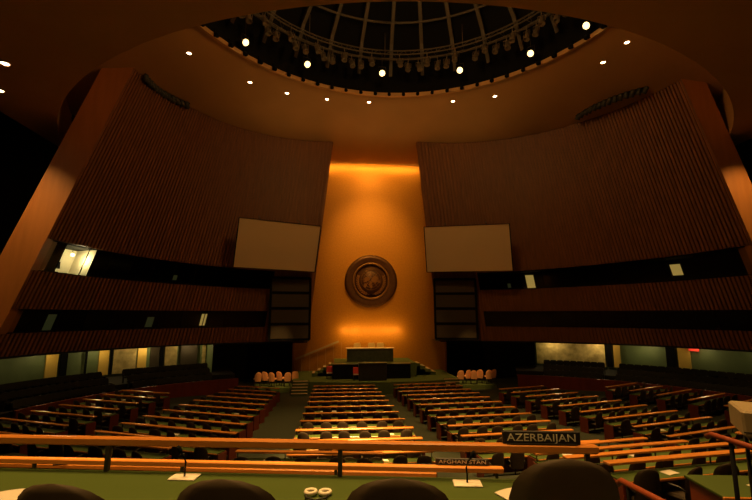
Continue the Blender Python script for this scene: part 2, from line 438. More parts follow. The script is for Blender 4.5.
# unlit spotlights hung from the truss (only the arc the hall shows)
M['can'] = mat('spot_can', (.13, .10, .07), .4, .3)
def spot_mesh():
    m = MB(); mt = RX(.35)
    m.lathe([(.05, .34), (.13, .30), (.15, .05), (.19, -.28), (.17, -.30), (.12, -.2)], 10, T(0,0,-.62) @ mt)
    m.tube([(0,0,.05), (0,0,-.28)], .03, 5); m.tube([(-.2,0,-.28), (.2,0,-.28)], .022, 5)
    m.tube([(-.2,0,-.28), (-.2,0,-.62)], .022, 5); m.tube([(.2,0,-.28), (.2,0,-.62)], .022, 5)
    return m.mesh('spotlight', M['can'])
sm = spot_mesh()
cnt = 0
for k in range(46):
    a = math.radians(-82 + 164*k/45)
    q = TR if k % 3 else TR-.6
    if any(math.hypot(RC[0]+q*math.sin(a)-lx, RC[1]+q*math.cos(a)-ly) < .75 for lx, ly in LAMPS): continue
    o = bpy.data.objects.new('spotlight', sm); col.objects.link(o)
    o.location = (RC[0]+q*math.sin(a), RC[1]+q*math.cos(a), ZT-.05); o.rotation_euler = (random.uniform(-.1,.1), random.uniform(-.1,.1), -a+PI+random.uniform(-.4,.4))
    o.scale = (1.15, 1.15, 1.1)
    tag(o, 'unlit spotlight hanging from the circular truss inside the dome', 'spotlight', 'unlit spotlights on the dome truss')
# small fixtures clipped along the rim
m = MB(); m.box(-.06, .06, -.05, .05, -.1, .42); m.lathe([(.04, .14), (.12, .10), (.14, -.16), (.11, -.18)], 10, T(0, -.22, -.05) @ RX(-.5)); m.tube([(0,0,0), (0,-.22,0)], .03, 5)
rm = m.mesh('rim_lamp', M['black'])
for k in range(30):
    a = math.radians(-72 + 144*k/29)
    o = bpy.data.objects.new('rim_lamp', rm); col.objects.link(o)
    o.location = (RC[0]+(RR-.2)*math.sin(a), RC[1]+(RR-.2)*math.cos(a), ZR-.03); o.rotation_euler = (0, 0, -a + random.uniform(-.15,.15))
    tag(o, 'small dark lamp clipped to the brass rim of the dome', 'lamp', 'dark lamps clipped along the dome rim')
# six lit floodlights
first = None
LLAB = ['leftmost', 'second from left', 'third from left', 'fourth from left', 'fifth from left', 'rightmost']
for i, (x, y) in enumerate(LAMPS):
    lab = 'bright lit floodlight hanging inside the dome rim, %s of six' % LLAB[i]
    ang = math.atan2(x, y-RC[1])
    if first is None:
        first = empty('floodlight', (x, y, 24.9), -ang, lab, 'floodlight', 'lit floodlights in the dome')
        mt = RX(math.radians(-50))
        m = MB(); m.lathe([(.03, .30), (.14, .26), (.19, .0), (.25, -.10), (.23, -.11)], 14, mt); part(m, 'lamp_housing', M['black'], first)
        m = MB(); m.lathe([(.01, -.28), (.10, -.26), (.18, -.20), (.23, -.10), (.01, -.099)], 14, mt); part(m, 'lens', M['lens'], first)
        m = MB(); m.tube([(-.28,0,0), (-.28,0,.5), (.28,0,.5), (.28,0,0)], .025, 5); m.tube([(0,0,.5), (0,0,1.55)], .025, 5); part(m, 'yoke', M['dark'], first)
        o = first
    else:
        o = copy_tree(first, (x, y, 24.9), -ang, lab)
# recessed downlights in the cone and in the soffit
m = MB(); m.lathe([(.20, .10), (.20, -.02), (.17, -.04), (.15, -.02), (.15, .05)], 16); dl = None
def downlight(x, y, z, lab, grp, s=1.0):
    global dl
    if dl is None:
        dl = empty('ceiling_downlight', (x, y, z), 0, lab, 'downlight', grp)
        part(m, 'trim_ring', M['brass'], dl)
        m2 = MB(); m2.lathe([(.01, -.03), (.12, -.02), (.15, .0), (.15, .02), (.01, .025)], 16); part(m2, 'lens', M['down'], dl); o = dl
    else: o = copy_tree(dl, (x, y, z), 0, lab, grp)
    o.scale = (s, s, s); return o
DL = [((-13.61,27.03),23.92),((-10.26,30.41),23.98),((-7.65,31.89),24.05),((-4.49,32.75),24.16),((-.97,33.06),24.24),((6.02,32.11),24.17),((9.14,30.82),24.07),((14.78,25.31),23.87),((15.09,23.27),23.99)]
for i, ((x, y), z) in enumerate(DL):
    downlight(x, y, z-.02, 'glowing recessed downlight in the amber ceiling around the dome, %s from left' % ORD[i], 'downlights around the dome', 1.0)
for i, (x, y) in enumerate([(-19.54, 20.22), (-21.72, 22.89)]):
    downlight(x, y, ZS-.02, 'glowing recessed downlight in the brown soffit above the rear seats, %s one' % ('upper', 'lower')[i], 'downlights in the soffit', 1.2)
# little pin lights, unlit
# spot battens lying above the slatted walls
def batten(p0, p1, bulge, lab, n):
    p0 = Vector(p0); p1 = Vector(p1); d = p1-p0; nrm = Vector((d.y, -d.x, 0)).normalized()*bulge
    root = empty('spot_batten', p0, 0, lab, 'spotlight batten')
    f = lambda s: d*s + nrm*4*s*(1-s)
    mm = MB(); mm.tube([f(i/12) for i in range(13)], .07, 6); part(mm, 'bar', M['black'], root)
    for i in range(n):
        s = (i+.5)/n; q = f(s); mm = MB()
        mm.lathe([(.05, .28), (.16, .22), (.18, 0), (.22, -.22), (.19, -.23), (.12, -.1)], 10, T(q.x, q.y, q.z-.18) @ RZ(random.uniform(-.3,.3)) @ RX(.9 if i % 2 else .6))
        part(mm, 'spot_head', M['can2'] if 'can2' in M else M.setdefault('can2', mat('batten_can', (.035, .038, .034), .5)), root)
batten((-16.9, 28.3, 22.95), (-15.1, 31.9, 22.75), -.55, 'dark row of spotlights along the top of the left slatted wall', 12)
batten((16.1, 31.0, 22.75), (18.9, 26.4, 22.85), .6, 'dark row of spotlights along the top of the right slatted wall', 14)

# ------------------------------------------------------------------ screens and voting boards
def screen(name, bl, br, tr, tl, lab):
    bl, br, tr, tl = map(Vector, (bl, br, tr, tl)); c = (bl+br+tr+tl)/4
    root = empty(name, c, 0, lab, 'screen')
    n = (br-bl).cross(tl-bl).normalized()      # towards the hall
    q = [p-c for p in (bl, br, tr, tl)]
    m = MB(); m.loft([[p[:] for p in q], [(p-n*.05)[:] for p in q]], smooth=False); part(m, 'screen_cloth', M['screen'], root)
    o = [p*1.0 + p.normalized()*.08 for p in q]; m = MB()
    for i in range(4):
        j = (i+1) % 4
        m.loft([[q[i][:], q[j][:], o[j][:], o[i][:]], [(q[i]+n*.06)[:], (q[j]+n*.06)[:], (o[j]+n*.06)[:], (o[i]+n*.06)[:]]], smooth=False)
    m.loft([[(p-n*.06)[:] for p in o], [(p-n*.16)[:] for p in o]], smooth=False)
    part(m, 'screen_frame', M['black'], root)
    m = MB()
    for u in (.25, .75):
        p = q[3].lerp(q[2], u) - n*.15; m.tube([p, p - n*1.6 + Vector((0, 0, .3))], .04, 6)
    part(m, 'bracket', M['dark'], root)
import_pts = {}
def at_y(px, py, y):   # point of the sight line at depth y
    f = 420; pi_ = math.radians(8.8); ya = math.radians(5.4)
    x = px-376; v = 250-py; fw = f*math.cos(pi_)-v*math.sin(pi_); up = v*math.cos(pi_)+f*math.sin(pi_)
    X = x*math.cos(ya)+fw*math.sin(ya); Y = fw*math.cos(ya)-x*math.sin(ya); t = y/Y
    return (-3.5+X*t, y, EYE+up*t)
screen('projection_screen', (-11.72, 34.4, 10.26), (-5.38, 36.3, 10.13), (-4.92, 35.5, 13.95), (-11.25, 33.6, 14.12), 'large blank projection screen on the left slatted wall')
screen('projection_screen', (4.48, 36.3, 10.21), (11.45, 34.4, 10.19), (10.98, 33.6, 14.08), (4.12, 35.5, 14.05), 'large blank projection screen on the right slatted wall')
def board(x0, x1, y, z0, z1, tilt, rz, lab):
    root = empty('voting_board', ((x0+x1)/2, y, z0), rz, lab, 'board'); w = (x1-x0)/2; h = z1-z0; mt = RX(tilt)
    m = MB()
    m.box(-w, w, .0, .16, 0, h, mt); 
    for i in range(5): m.box(-w, w, -.1, .02, h*i/4-.07, h*i/4+.07, mt)
    for sx in (-1, 1): m.box(sx*w-.08, sx*w+.08, -.1, .02, 0, h, mt)
    part(m, 'board_frame', M['black'], root)
    for i in range(4):
        m = MB(); m.box(-w+.12, w-.12, -.03, .01, h*i/4+.12, h*(i+1)/4-.12, mt); part(m, 'board_panel', M['panel'], root)
board(-9.1, -5.7, 37.0, 4.35, 9.7, -.06, math.radians(10), 'dark four-panel board below the left projection screen')
board(5.3, 9.0, 37.0, 4.35, 9.7, -.06, math.radians(-10), 'dark four-panel board below the right projection screen')

# ------------------------------------------------------------------ emblem
EZ = 9.8
em = empty('wall_emblem', (-.05, 41.98, EZ), 0, 'large round bronze wall emblem with world map and olive branches on gold wall', 'emblem')
F = RX(PI/2)    # z axis -> -y (towards the hall)
m = MB(); m.lathe([(2.62, 0), (2.62, .22), (2.5, .34), (2.25, .34), (1.95, .26), (1.82, .26), (1.8, 0)], 72, F); part(m, 'outer_disc', M['bronze'], em)
m = MB(); m.loft([[((1.75+.10*math.cos(b))*math.cos(a), (1.75+.10*math.cos(b))*math.sin(a), .34+.10*math.sin(b)) for b in [2*PI*j/8 for j in range(8)]] for a in [2*PI*i/72 for i in range(73)]], F, caps=False); part(m, 'rim_ring', M['bronzelight'], em)
m = MB(); m.lathe([(1.74, .0), (1.74, .16), (.01, .16)], 72, F); part(m, 'inner_disc', M['bronzedark'], em)
m = MB()
for q in (.25, .5, .75, 1.0):
    m.loft([[((q+.018*math.cos(b))*math.cos(a), (q+.018*math.cos(b))*math.sin(a)+.12, .17+.02*math.sin(b)) for b in [2*PI*j/5 for j in range(5)]] for a in [2*PI*i/48 for i in range(49)]], F, caps=False)
for k in range(8):
    a = 2*PI*k/8; m.tube([(.1*math.cos(a), .1*math.sin(a)+.12, .17), (1.0*math.cos(a), 1.0*math.sin(a)+.12, .17)], .018, 5, F)
part(m, 'map_grid', M['bronzelight'], em)
def blob(pts):
    m.prism([(x, y+.12) for x, y in pts], .16, .21, F)
m = MB()
blob([(-.12,.10),(-.30,.28),(-.52,.30),(-.70,.14),(-.62,-.06),(-.78,-.16),(-.60,-.26),(-.42,-.12),(-.24,-.06)])     # north america
blob([(-.62,-.36),(-.46,-.34),(-.42,-.56),(-.58,-.82),(-.70,-.66),(-.74,-.48)])                                        # south america
blob([(.04,-.14),(.14,-.30),(.02,-.42),(.16,-.62),(.06,-.86),(-.10,-.80),(-.16,-.58),(-.26,-.44),(-.14,-.30),(-.10,-.16)])   # africa
blob([(.06,.08),(.02,-.10),(.18,-.20),(.36,-.24),(.46,-.40),(.54,-.22),(.70,-.20),(.66,.02),(.74,.18),(.56,.34),(.34,.40),(.18,.26)])  # asia
blob([(.74,-.34),(.90,-.28),(.92,-.08),(.80,-.06),(.76,-.18)])                                                       # australia
blob([(-.08,.36),(.06,.40),(.04,.60),(-.10,.56)])
part(m, 'continents', M['bronzelight'], em)
for s in (-1, 1):
    m = MB(); stem = []
    for i in range(13):
        a = math.radians(-84 + s*0 + 108*i/12); stem.append((s*1.34*math.cos(a), 1.36*math.sin(a)+.02, .19))
    m.tube(stem, .03, 5, F)
    for i in range(1, 12):
        x, y, z = stem[i]; a = math.atan2(stem[i+1][1]-stem[i-1][1], stem[i+1][0]-stem[i-1][0])
        for sd in (-1, 1):
            mt = F @ T(x, y, .18) @ RZ(a + sd*.6)
            m.prism([(0,0), (.10,.05), (.2,.055), (.31,0), (.2,-.055), (.10,-.05)], 0, .05, mt)
    part(m, 'olive_branch', M['bronzelight'], em)

# ------------------------------------------------------------------ podium
pod = empty('podium', (0, 36, 0), 0, 'green podium platform below the gold wall with two levels', 'podium')
def arcpoly(hw, yf, bul, yb):
    return [(-hw + 2*hw*i/24, yf - bul*(1-(2*i/24-1)**2) - 36) for i in range(25)] + [(hw, yb-36), (-hw, yb-36)]
m = MB(); m.prism(arcpoly(5.6, 35.3, .8, 41.95), .02, 1.15); part(m, 'lower_platform', M['podgreen'], pod)
m = MB(); m.prism(arcpoly(3.6, 37.4, .3, 41.95), 1.15, 2.3); part(m, 'upper_platform', M['podgreen'], pod)
m = MB(); m.box(-7.0, -5.6, 0.2, 5.95, .02, 1.15); part(m, 'side_platform', M['podgreen'], pod); m = MB(); m.box(5.6, 6.95, .2, 5.95, .02, 1.15); part(m, 'side_platform', M['podgreen'], pod)
for s, x0, x1, nm in ((-1, -6.9, -5.65, 'left'), (1, 5.65, 6.85, 'right')):
    st = empty('podium_steps', (0, 0, 0), 0, 'pale edged steps rising from the floor to the podium at its %s end' % nm, 'steps')
    for i in range(5):
        m = MB(); m.box(x0, x1, 34.4+.36*i, 36.2, .02, .38+.18*i); m2 = MB(); m2.box(x0, x1, 34.38+.36*i, 34.58+.36*i, .38+.18*i, .41+.18*i)
        a = part(m, 'step', M['podgreen'], st); KIDS.setdefault(a.name, []); b = m2.build('nosing', M['step'], a)
    st = empty('podium_steps', (0, 0, 0), 0, 'pale edged steps rising to the upper podium level at its %s end' % nm, 'steps')
    for i in range(4):
        xa = s*(5.5-.48*i); xb = s*3.62
        m = MB(); m.box(min(xa, xb), max(xa, xb), 38.2, 39.6, 1.15, 1.42+.25*i)
        xe = xa - s*.22
        m2 = MB(); m2.box(min(xa, xe), max(xa, xe), 38.18, 39.62, 1.42+.25*i, 1.45+.25*i)
        a = part(m, 'step', M['podgreen'], st); b = m2.build('nosing', M['step'], a)
for xa, xb in ((-10.4, -7.1), (6.98, 10.3)):
    m = MB(); m.box(xa, xb, .2, 2.6, .02, .55); part(m, 'wing_platform', M['podgreen'], pod)
# sloping stair rail on the gold wall
r_ = empty('stair_rail', (-6.8, 41.6, 1.15), 0, 'sloping pale stair rail climbing along the foot of the gold wall', 'handrail')
m = MB(); mt = Matrix.Rotation(-math.atan2(1.65, 4.1), 4, 'Y'); m.box(0, 4.4, -.06, .06, 1.15, 1.32, mt); part(m, 'rail', M['step'], r_)
m = MB()
for i in range(6): m.box(.1+.75*i, .15+.75*i, -.025, .025, 0, 1.2+.75*i*.4)
part(m, 'baluster', M['brass'], r_)
# president's desk
d = empty('presidents_desk', (-.35, 38.9, 2.3), 0, 'long dark green marble desk on the upper podium level', 'desk')
m = MB(); m.box(-2.1, 2.1, -.15, .12, 0, 1.12, bev=.02); m.box(-2.1, -1.95, .1, .9, 0, 1.12); m.box(1.95, 2.1, .1, .9, 0, 1.12); part(m, 'front_panel', M['marble'], d)
m = MB(); m.box(-2.2, 2.2, -.24, .75, 1.12, 1.2, bev=.015); part(m, 'desk_top', M['step'], d)
# three gold chairs
pc = None
for i, x in enumerate((-1.45, -.1, .75)):
    lab = 'gold high-backed chair behind the marble desk, %s from left' % ORD[i]
    if pc is None:
        pc = empty('podium_chair', (x, 40.2, 2.3), 0, lab, 'chair', 'gold chairs behind the marble desk')
        m = MB(); m.box(-.3, .3, -.28, .3, .42, .52, bev=.03); part(m, 'seat', M['goldcloth'], pc)
        m = MB(); m.loft([[(-.33,.28,.5),(.33,.28,.5),(.33,.38,.5),(-.33,.38,.5)], [(-.34,.32,1.4),(.34,.32,1.4),(.34,.42,1.4),(-.34,.42,1.4)], [(-.27,.33,1.56),(.27,.33,1.56),(.27,.42,1.56),(-.27,.42,1.56)]], smooth=False); part(m, 'backrest', M['goldcloth'], pc)
        for sx in (-1, 1):
            for sy in (-1, 1): m = MB(); m.tube([(sx*.25, sy*.23, 0), (sx*.25, sy*.23, .43)], .025, 6); part(m, 'leg', M['dark'], pc)
    else: copy_tree(pc, (x, 40.2, 2.3), 0, lab)
# dark counters and speaker's lectern
for s, x, nm in ((-1, -2.55, 'left'), (1, 1.75, 'right')):
    c = empty('podium_counter', (x, 36.55, 1.15), 0, 'dark low counter on the podium, %s of the lectern' % nm, 'counter')
    m = MB(); m.box(-1.15, 1.15, -.1, .1, 0, 1.15); m.box(-1.15, -1.02, .1, .6, 0, 1.15); m.box(1.02, 1.15, .1, .6, 0, 1.15); part(m, 'front_panel', M['black'], c)
    m = MB(); m.box(-1.2, 1.2, -.16, .6, 1.15, 1.22, bev=.015); part(m, 'counter_top', M['marble'], c)
c = empty('lectern', (-.42, 35.5, 1.15), 0, 'dark wide speaker lectern at the centre front of the podium', 'lectern')
m = MB(); m.box(-1.15, 1.15, -.12, .12, 0, 1.35, bev=.02); m.box(-1.15, -1.0, .1, .6, 0, 1.35); m.box(1.0, 1.15, .1, .6, 0, 1.35); part(m, 'front_panel', M['marbleblack'] if 'marbleblack' in M else M.setdefault('marbleblack', mat('black_marble', (.012, .013, .011), .35, noise=(.02, .022, .018))), c)
m = MB(); m.box(-1.2, 1.2, -.18, .62, 1.35, 1.42, bev=.015); part(m, 'lectern_top', M['marble'], c)
m = MB(); m.tube([(.1,.05,1.42), (.1,.0,1.62), (.1,-.06,1.72)], .015, 5); part(m, 'microphone', M['dark'], c)
m = MB(); m.box(-1.7, 1.3, .85, 1.75, 1.1, 1.17); 
# red chairs
rc = None
for i, (x, y) in enumerate(((-3.95, 37.0), (-1.75, 35.9))):
    lab = ('red chair at the outer end of the dark podium counter', 'red chair tucked between lectern and dark counter')[i]
    if rc is None:
        rc = empty('red_chair', (x, y, 1.15), 0, lab, 'chair', 'red chairs on the podium')
        m = MB(); m.box(-.26, .26, -.26, .26, .40, .50, bev=.03); part(m, 'seat', M['red'], rc)
        m = MB(); m.box(-.27, .27, -.34, -.24, .46, 1.05, bev=.03); part(m, 'backrest', M['red'], rc)
        m = MB(); m.box(-.24, .24, -.345, -.335, .46, .54); part(m, 'piping', M['paper'], rc)
        for sx in (-1, 1):
            for sy in (-1, 1): m = MB(); m.tube([(sx*.22, sy*.21, 0), (sx*.22, sy*.21, .41)], .022, 6); part(m, 'leg', M['dark'], rc)
    else: copy_tree(rc, (x, y, 1.15), 0, lab)

# ------------------------------------------------------------------ delegate desks and chairs
def desk_meshes(L, near=False, ledge=(-.09, .10, .90), wt=.74, wd=.46):
    d = {}; w = L/2; b = .008 if near else 0; l0, l1, lz = ledge
    d['worktop'] = [(MB().box(-w, w, -wd, .02, wt-.04, wt, bev=b), 'leather')]
    d['ledge'] = [(MB().box(-w, w, l0, l1, lz, .95, bev=b), 'desk')]
    d['modesty_panel'] = [(MB().box(-w+.05, w-.05, .02, .06, .06, .70), 'redwood')]
    d['end_panel'] = [(MB().box(s*w-.03, s*w+.03, -wd+.04, .07, 0, wt-.04), 'redwood') for s in (-1, 1)]
    d['nosing'] = [(MB().box(-w, w, -wd-.03, -wd, wt-.045, wt+.002, bev=b), 'desk')]
    n = max(3, round(L/1.35)); d['post'] = []
    for i in range(n+1):
        x = -w+.06 + (L-.12)*i/n
        d['post'].append((MB().box(x-.012, x+.012, -.012, .012, wt-.005, lz+.003), 'dark'))
    return d
DESK = {}
def desk(L, loc, rz, label, group, **kw):
    L = round(L*10)/10
    if L in DESK and not kw: return copy_tree(DESK[L], loc, rz, label, group)
    root = empty('delegate_desk', loc, rz, label, 'desk', group)
    for nm, lst in desk_meshes(L, True, **kw).items():
        for mb_, mm in lst: part(mb_, nm, M[mm], root)
    if not kw: DESK[L] = root
    return root

def back_mb():
    m = MB(); N = 14; outer = []; th = .05
    vs = []; rows = []
    zb, zt, hw = .40, 1.05, .255
    vlist = [0, .2, .4, .55, .68, .79, .88, .94, .98, 1.0]
    front = []; back = []
    for v in vlist:
        w = hw*(.90+.10*min(1, v/.4)) if v < .45 else hw*max(.0, 1-((v-.45)/.55)**3.6)**.5
        w = max(w, .012); z = zb+(zt-zb)*v
        fr = []; bk = []
        for j in range(N+1):
            u = -1+2*j/N; x = w*u
            yc = -.27 - .10*v + .16*(x/hw)**2*.5
            e = .028*(1-abs(u)**6)**.5 if abs(u) < 1 else 0
            e *= (1 - v**10)**.5 if v < 1 else 0
            fr.append((x, yc+e, z)); bk.append((x, yc-e, z))
        front.append(fr); back.append(bk)
    m.sheet(front); m.sheet([r[::-1] for r in back])
    m.add(front[0] + back[0][::-1], [tuple(range(2*(N+1)))], False)
    return m
def chair_parts():
    P = {}
    P['seat'] = [(MB().box(-.245, .245, -.24, .25, .40, .485, bev=.035), 'chair')]
    P['backrest'] = [(back_mb(), 'chair')]
    P['armrest'] = [(MB().tube([(s*.255, .16, .42), (s*.265, .17, .62), (s*.265, .10, .655), (s*.262, -.14, .655), (s*.25, -.26, .60)], .02, 6), 'dark') for s in (-1, 1)]
    P['pedestal'] = [(MB().lathe([(.045, .06), (.03, .10), (.03, .41)], 8), 'dark')]
    P['foot'] = [(MB().tube([(0, 0, .08), (.27*math.cos(a), .27*math.sin(a), .022)], .02, 5, radii=[.026, .018]), 'dark') for a in (PI/4, 3*PI/4, 5*PI/4, 7*PI/4)]
    return P
CH = None
def near_chair(loc, rz, label, group):
    global CH
    if CH is None:
        CH = empty('delegate_chair', loc, rz, label, 'chair', group)
        for nm, lst in chair_parts().items():
            for mb_, mm in lst: part(mb_, nm, M[mm], CH)
        return CH
    return copy_tree(CH, loc, rz, label, group)
fm = MB()
for lst in chair_parts().values():
    for mb_, mm in lst:
        fm.add(mb_.v, mb_.f, True)
far_mesh = fm.mesh('delegate_chair', M['chair'])

rows = []      # (block, order from podium, xl, yl, xr, yr, z, seats)
def add_row(block, xl, yl, xr, yr, z=None, seats=6):
    if z is None:
        mx, my = (xl+xr)/2, (yl+yr)/2; z = floor_z(math.hypot(mx, my-45))
    rows.append([block, xl, yl, xr, yr, z, seats])
CLn, CRn = 'block left of centre aisle', 'block right of centre aisle'
ILn, IRn = 'second block left of centre aisle', 'second block right of centre aisle'
OLn, ORn = 'outermost left block', 'outermost right block'
lerp = lambda a, b, t: a+(b-a)*t
for k in range(11):
    y = 33.3 - 1.81*k
    add_row(CLn, -5.1, y, -.4+.034*k, y-.05); add_row(CRn, 1.05+.05*k, y+.1, 6.0+.04*k, y+.55)
for k in range(10):
    t = k/9; yr = lerp(31.7, 16.7, t); xl = lerp(-10.6, -13.2, t)
    add_row(ILn, xl, yr + .41*(-7.45-xl), -7.45, yr, None, 4 if k < 2 else 6)
for k in range(9):
    t = k/8; yl = lerp(29.4, 15.9, t); xl = lerp(7.9, 9.3, t); xr = lerp(11.6, 14.2, t)
    add_row(IRn, xl, yl, xr, yl+.27*(xr-xl), None, 4 if k < 2 else 6)
for k in range(8):
    t = k/7; yr = lerp(29.0, 16.4, t); xr = lerp(-14.0, -15.2, t); xl = lerp(-17.6, -19.2, t)
    add_row(OLn, xl, yr+.43*(xr-xl), xr, yr, None, 5)
for k in range(6):
    t = k/5; yl = lerp(28.4, 19.0, t); xl = lerp(15.1, 17.0, t); xr = lerp(18.4, 21.2, t)
    add_row(ORn, xl, yl, xr, yl+.45*(xr-xl), None, 5)
# rear terraces
def rear(block, kk, xa, xb, seats, slope=None):
    r, z = STEP[kk-1]; xm = (xa+xb)/2; ym = 45-math.sqrt(r*r-xm*xm)
    s = slope if slope is not None else xm/math.sqrt(r*r-xm*xm)
    add_row(block, xa, ym+s*(xa-xm), xb, ym+s*(xb-xm), z, seats)
RCL, RCR, RIL, RIR = 'rear terrace block left of aisle', 'rear terrace block right of aisle', 'rear terrace block along the left side', 'rear terrace block along the right side'
for kk in (8,): rear(RCL, kk, -6.5, -2.0, 5)
for kk in (8, 7, 6, 5): rear(RCR, kk, 1.9 if kk < 8 else 2.6, 7.0, 6)
for kk in (8,): rear(RIL, kk, -13.5, -8.6, 6)
for kk in (7,): rear(RIR, kk, 9.3, 13.6, 6)
cam_p = Vector((-3.5, 0, EYE))
chairs = []; cntb = {}
for b, xl, yl, xr, yr, z, seats in rows:
    cntb[b] = cntb.get(b, 0)+1; i = cntb[b]-1
    L = math.hypot(xr-xl, yr-yl); rz = math.atan2(yr-yl, xr-xl)
    desk(L, ((xl+xr)/2, (yl+yr)/2, z), rz, 'wooden delegate desk, %s from the podium in the %s' % (ORD[i], b), 'desks in the ' + b)
    for j in range(seats):
        u = -L/2 + L*(j+.5)/seats + random.uniform(-.07, .07); v = -.43 + random.uniform(-.07, .05)
        x = (xl+xr)/2 + math.cos(rz)*u - math.sin(rz)*v; y = (yl+yr)/2 + math.sin(rz)*u + math.cos(rz)*v
        chairs.append(((Vector((x, y, z))-cam_p).length, (x, y, z), rz + random.uniform(-.25, .25), b, i, j))
# two front terrace rows (nearest the camera)
r1 = math.atan(-.152); x0, y0 = -2.02, 2.33
desk(5.65, (x0-2.83*math.cos(r1), y0-2.83*math.sin(r1), 4.79), r1, 'closest wooden delegate desk with the AZERBAIJAN sign on its ledge', 'rear terrace desks', ledge=(-.025, .022, .905), wt=.76, wd=.66)
r2 = math.atan(-.153); x2, y2 = -2.06, 3.70
desk(7.0, (x2-3.5*math.cos(r2), y2-3.5*math.sin(r2), 4.22), r2, 'second closest wooden delegate desk, one terrace below the closest', 'rear terrace desks', ledge=(-.03, .03, .905))
r3 = math.atan(-.16); x3, y3 = -2.3, 5.17
desk(7.3, (x3-3.65*math.cos(r3), y3-3.65*math.sin(r3), 3.68), r3, 'third closest wooden delegate desk, two terraces below the closest', 'rear terrace desks', ledge=(-.04, .04, .90))
# table with a red end panel on the right of the aisle
tb = empty('terrace_table', (2.45, 6.6, 3.15), math.radians(-8), 'dark topped terrace table with red end panel beside the aisle', 'table')
part(MB().box(-.35, 3.2, -.75, .1, .72, .76, bev=.008), 'table_top', M['leather'], tb)
part(MB().box(-.38, 3.2, -.79, -.75, .715, .765, bev=.008), 'table_edge', M['desk'], tb)
part(MB().box(-.30, -.14, -.70, .05, 0, .72), 'end_panel', M['rail'], tb)
part(MB().box(-.14, 3.15, .02, .06, .08, .72), 'modesty_panel', M['redwood'], tb)
part(MB().box(3.0, 3.15, -.70, .05, 0, .72), 'end_panel', M['rail'], tb)

chairs.sort(key=lambda c: c[0])
NEAR_N = 60; KEEP = 276
stuff = MB()
for n, (dist, loc, rz, b, i, j) in enumerate(chairs):
    lab = 'dark chair, %s along %s desk from podium, %s' % (ORD[j], ORD[i], b)
    if n < NEAR_N: near_chair(loc, rz, lab, 'chairs in the ' + b)
    elif n < KEEP:
        o = bpy.data.objects.new('delegate_chair', far_mesh); col.objects.link(o); o.location = loc; o.rotation_euler = (0,0,rz)
        tag(o, lab, 'chair', 'chairs in the ' + b)
    else: stuff.add(fm.v, fm.f, True, T(*loc) @ RZ(rz))
o = stuff.build('distant_delegate_chairs', M['chair']); tag(o, 'dark delegate chairs at the desks nearest the podium', 'chairs', kind='stuff')
# chairs of the nearest rows
def on_row(x, y, r, u, v): return (x+math.cos(r)*u-math.sin(r)*v, y+math.sin(r)*u+math.cos(r)*v)
cam_f = (math.sin(math.radians(5.4)), math.cos(math.radians(5.4)))
def from_cam(fwd, lat): return (-3.5 + fwd*cam_f[0] + lat*cam_f[1], fwd*cam_f[1] - lat*cam_f[0])
for i, (px, fw, lab) in enumerate(((52, 1.88, 'leftmost of four'), (221, 1.86, 'second from left of four'), (398, 1.84, 'third from left of four'), (571, 1.98, 'rightmost of four and highest'))):
    x, y = from_cam(fw-.0, (px-376)/450*fw)
    a = r1 + random.uniform(-.05, .05)
    near_chair((x-math.sin(a)*.37, y+math.cos(a)*.37, 4.79 + (-.085, -.06, -.05, -.02)[i]), a, 'dark round-backed chair at the closest desk, %s' % lab, 'chairs at the closest desk')
for j in range(6):
    x, y = on_row(x2, y2, r2, -.55-1.05*j, -.52); near_chair((x, y, 4.22), r2+random.uniform(-.2,.2), 'dark chair at the second closest desk, %s from the aisle end' % ORD[j], 'chairs at the second closest desk')
    x, y = on_row(x3, y3, r3, -.6-1.05*j, -.52); near_chair((x, y, 3.62), r3+random.uniform(-.2,.2), 'dark chair at the third closest desk, %s from the aisle end' % ORD[j], 'chairs at the third closest desk')
for j, (u, v, a) in enumerate(((1.0, -.85, .35), (2.3, -.9, .2))):
    x, y = on_row(2.45, 6.6, math.radians(-8), u, v); near_chair((x, y, 3.15), a, ('dark chair by the dark topped table with the red end panel', 'dark chair at the far end of the dark topped table')[j], 'chairs at the terrace table')

# front corner groups of cream chairs beside the podium
cc = None
k = 0
for s, bx, by in ((-1, -9.9, 37.2), (1, 7.3, 36.9)):
    for i in range(6):
        k += 1
        x = bx + (i % 6)*.60 + random.uniform(-.05,.05); y = by + (.25 if i % 2 else -.2) + random.uniform(-.1,.1)
        lab = 'cream chair beside the podium steps, %s in the %s cluster' % (ORD[i], 'left' if s < 0 else 'right')
        if cc is None:
            cc = empty('side_chair', (x, y, 0), 0, lab, 'chair', 'cream chairs beside the podium')
            part(MB().box(-.25, .25, -.25, .25, .50, .60, bev=.03), 'seat', M['cream'], cc)
            part(back_mb(), 'backrest', M['cream'], cc)
            for sx in (-1, 1):
                for sy in (-1, 1): part(MB().tube([(sx*.22, sy*.22, 0), (sx*.2, sy*.2, .5)], .022, 6), 'leg', M['dark'], cc)
            cc.scale = (1.1, 1.1, 1.15)
            cc.rotation_euler = (0, 0, .4); cc.location.z = .55
        else: copy_tree(cc, (x, y, .55), random.uniform(-.5, .5), lab)

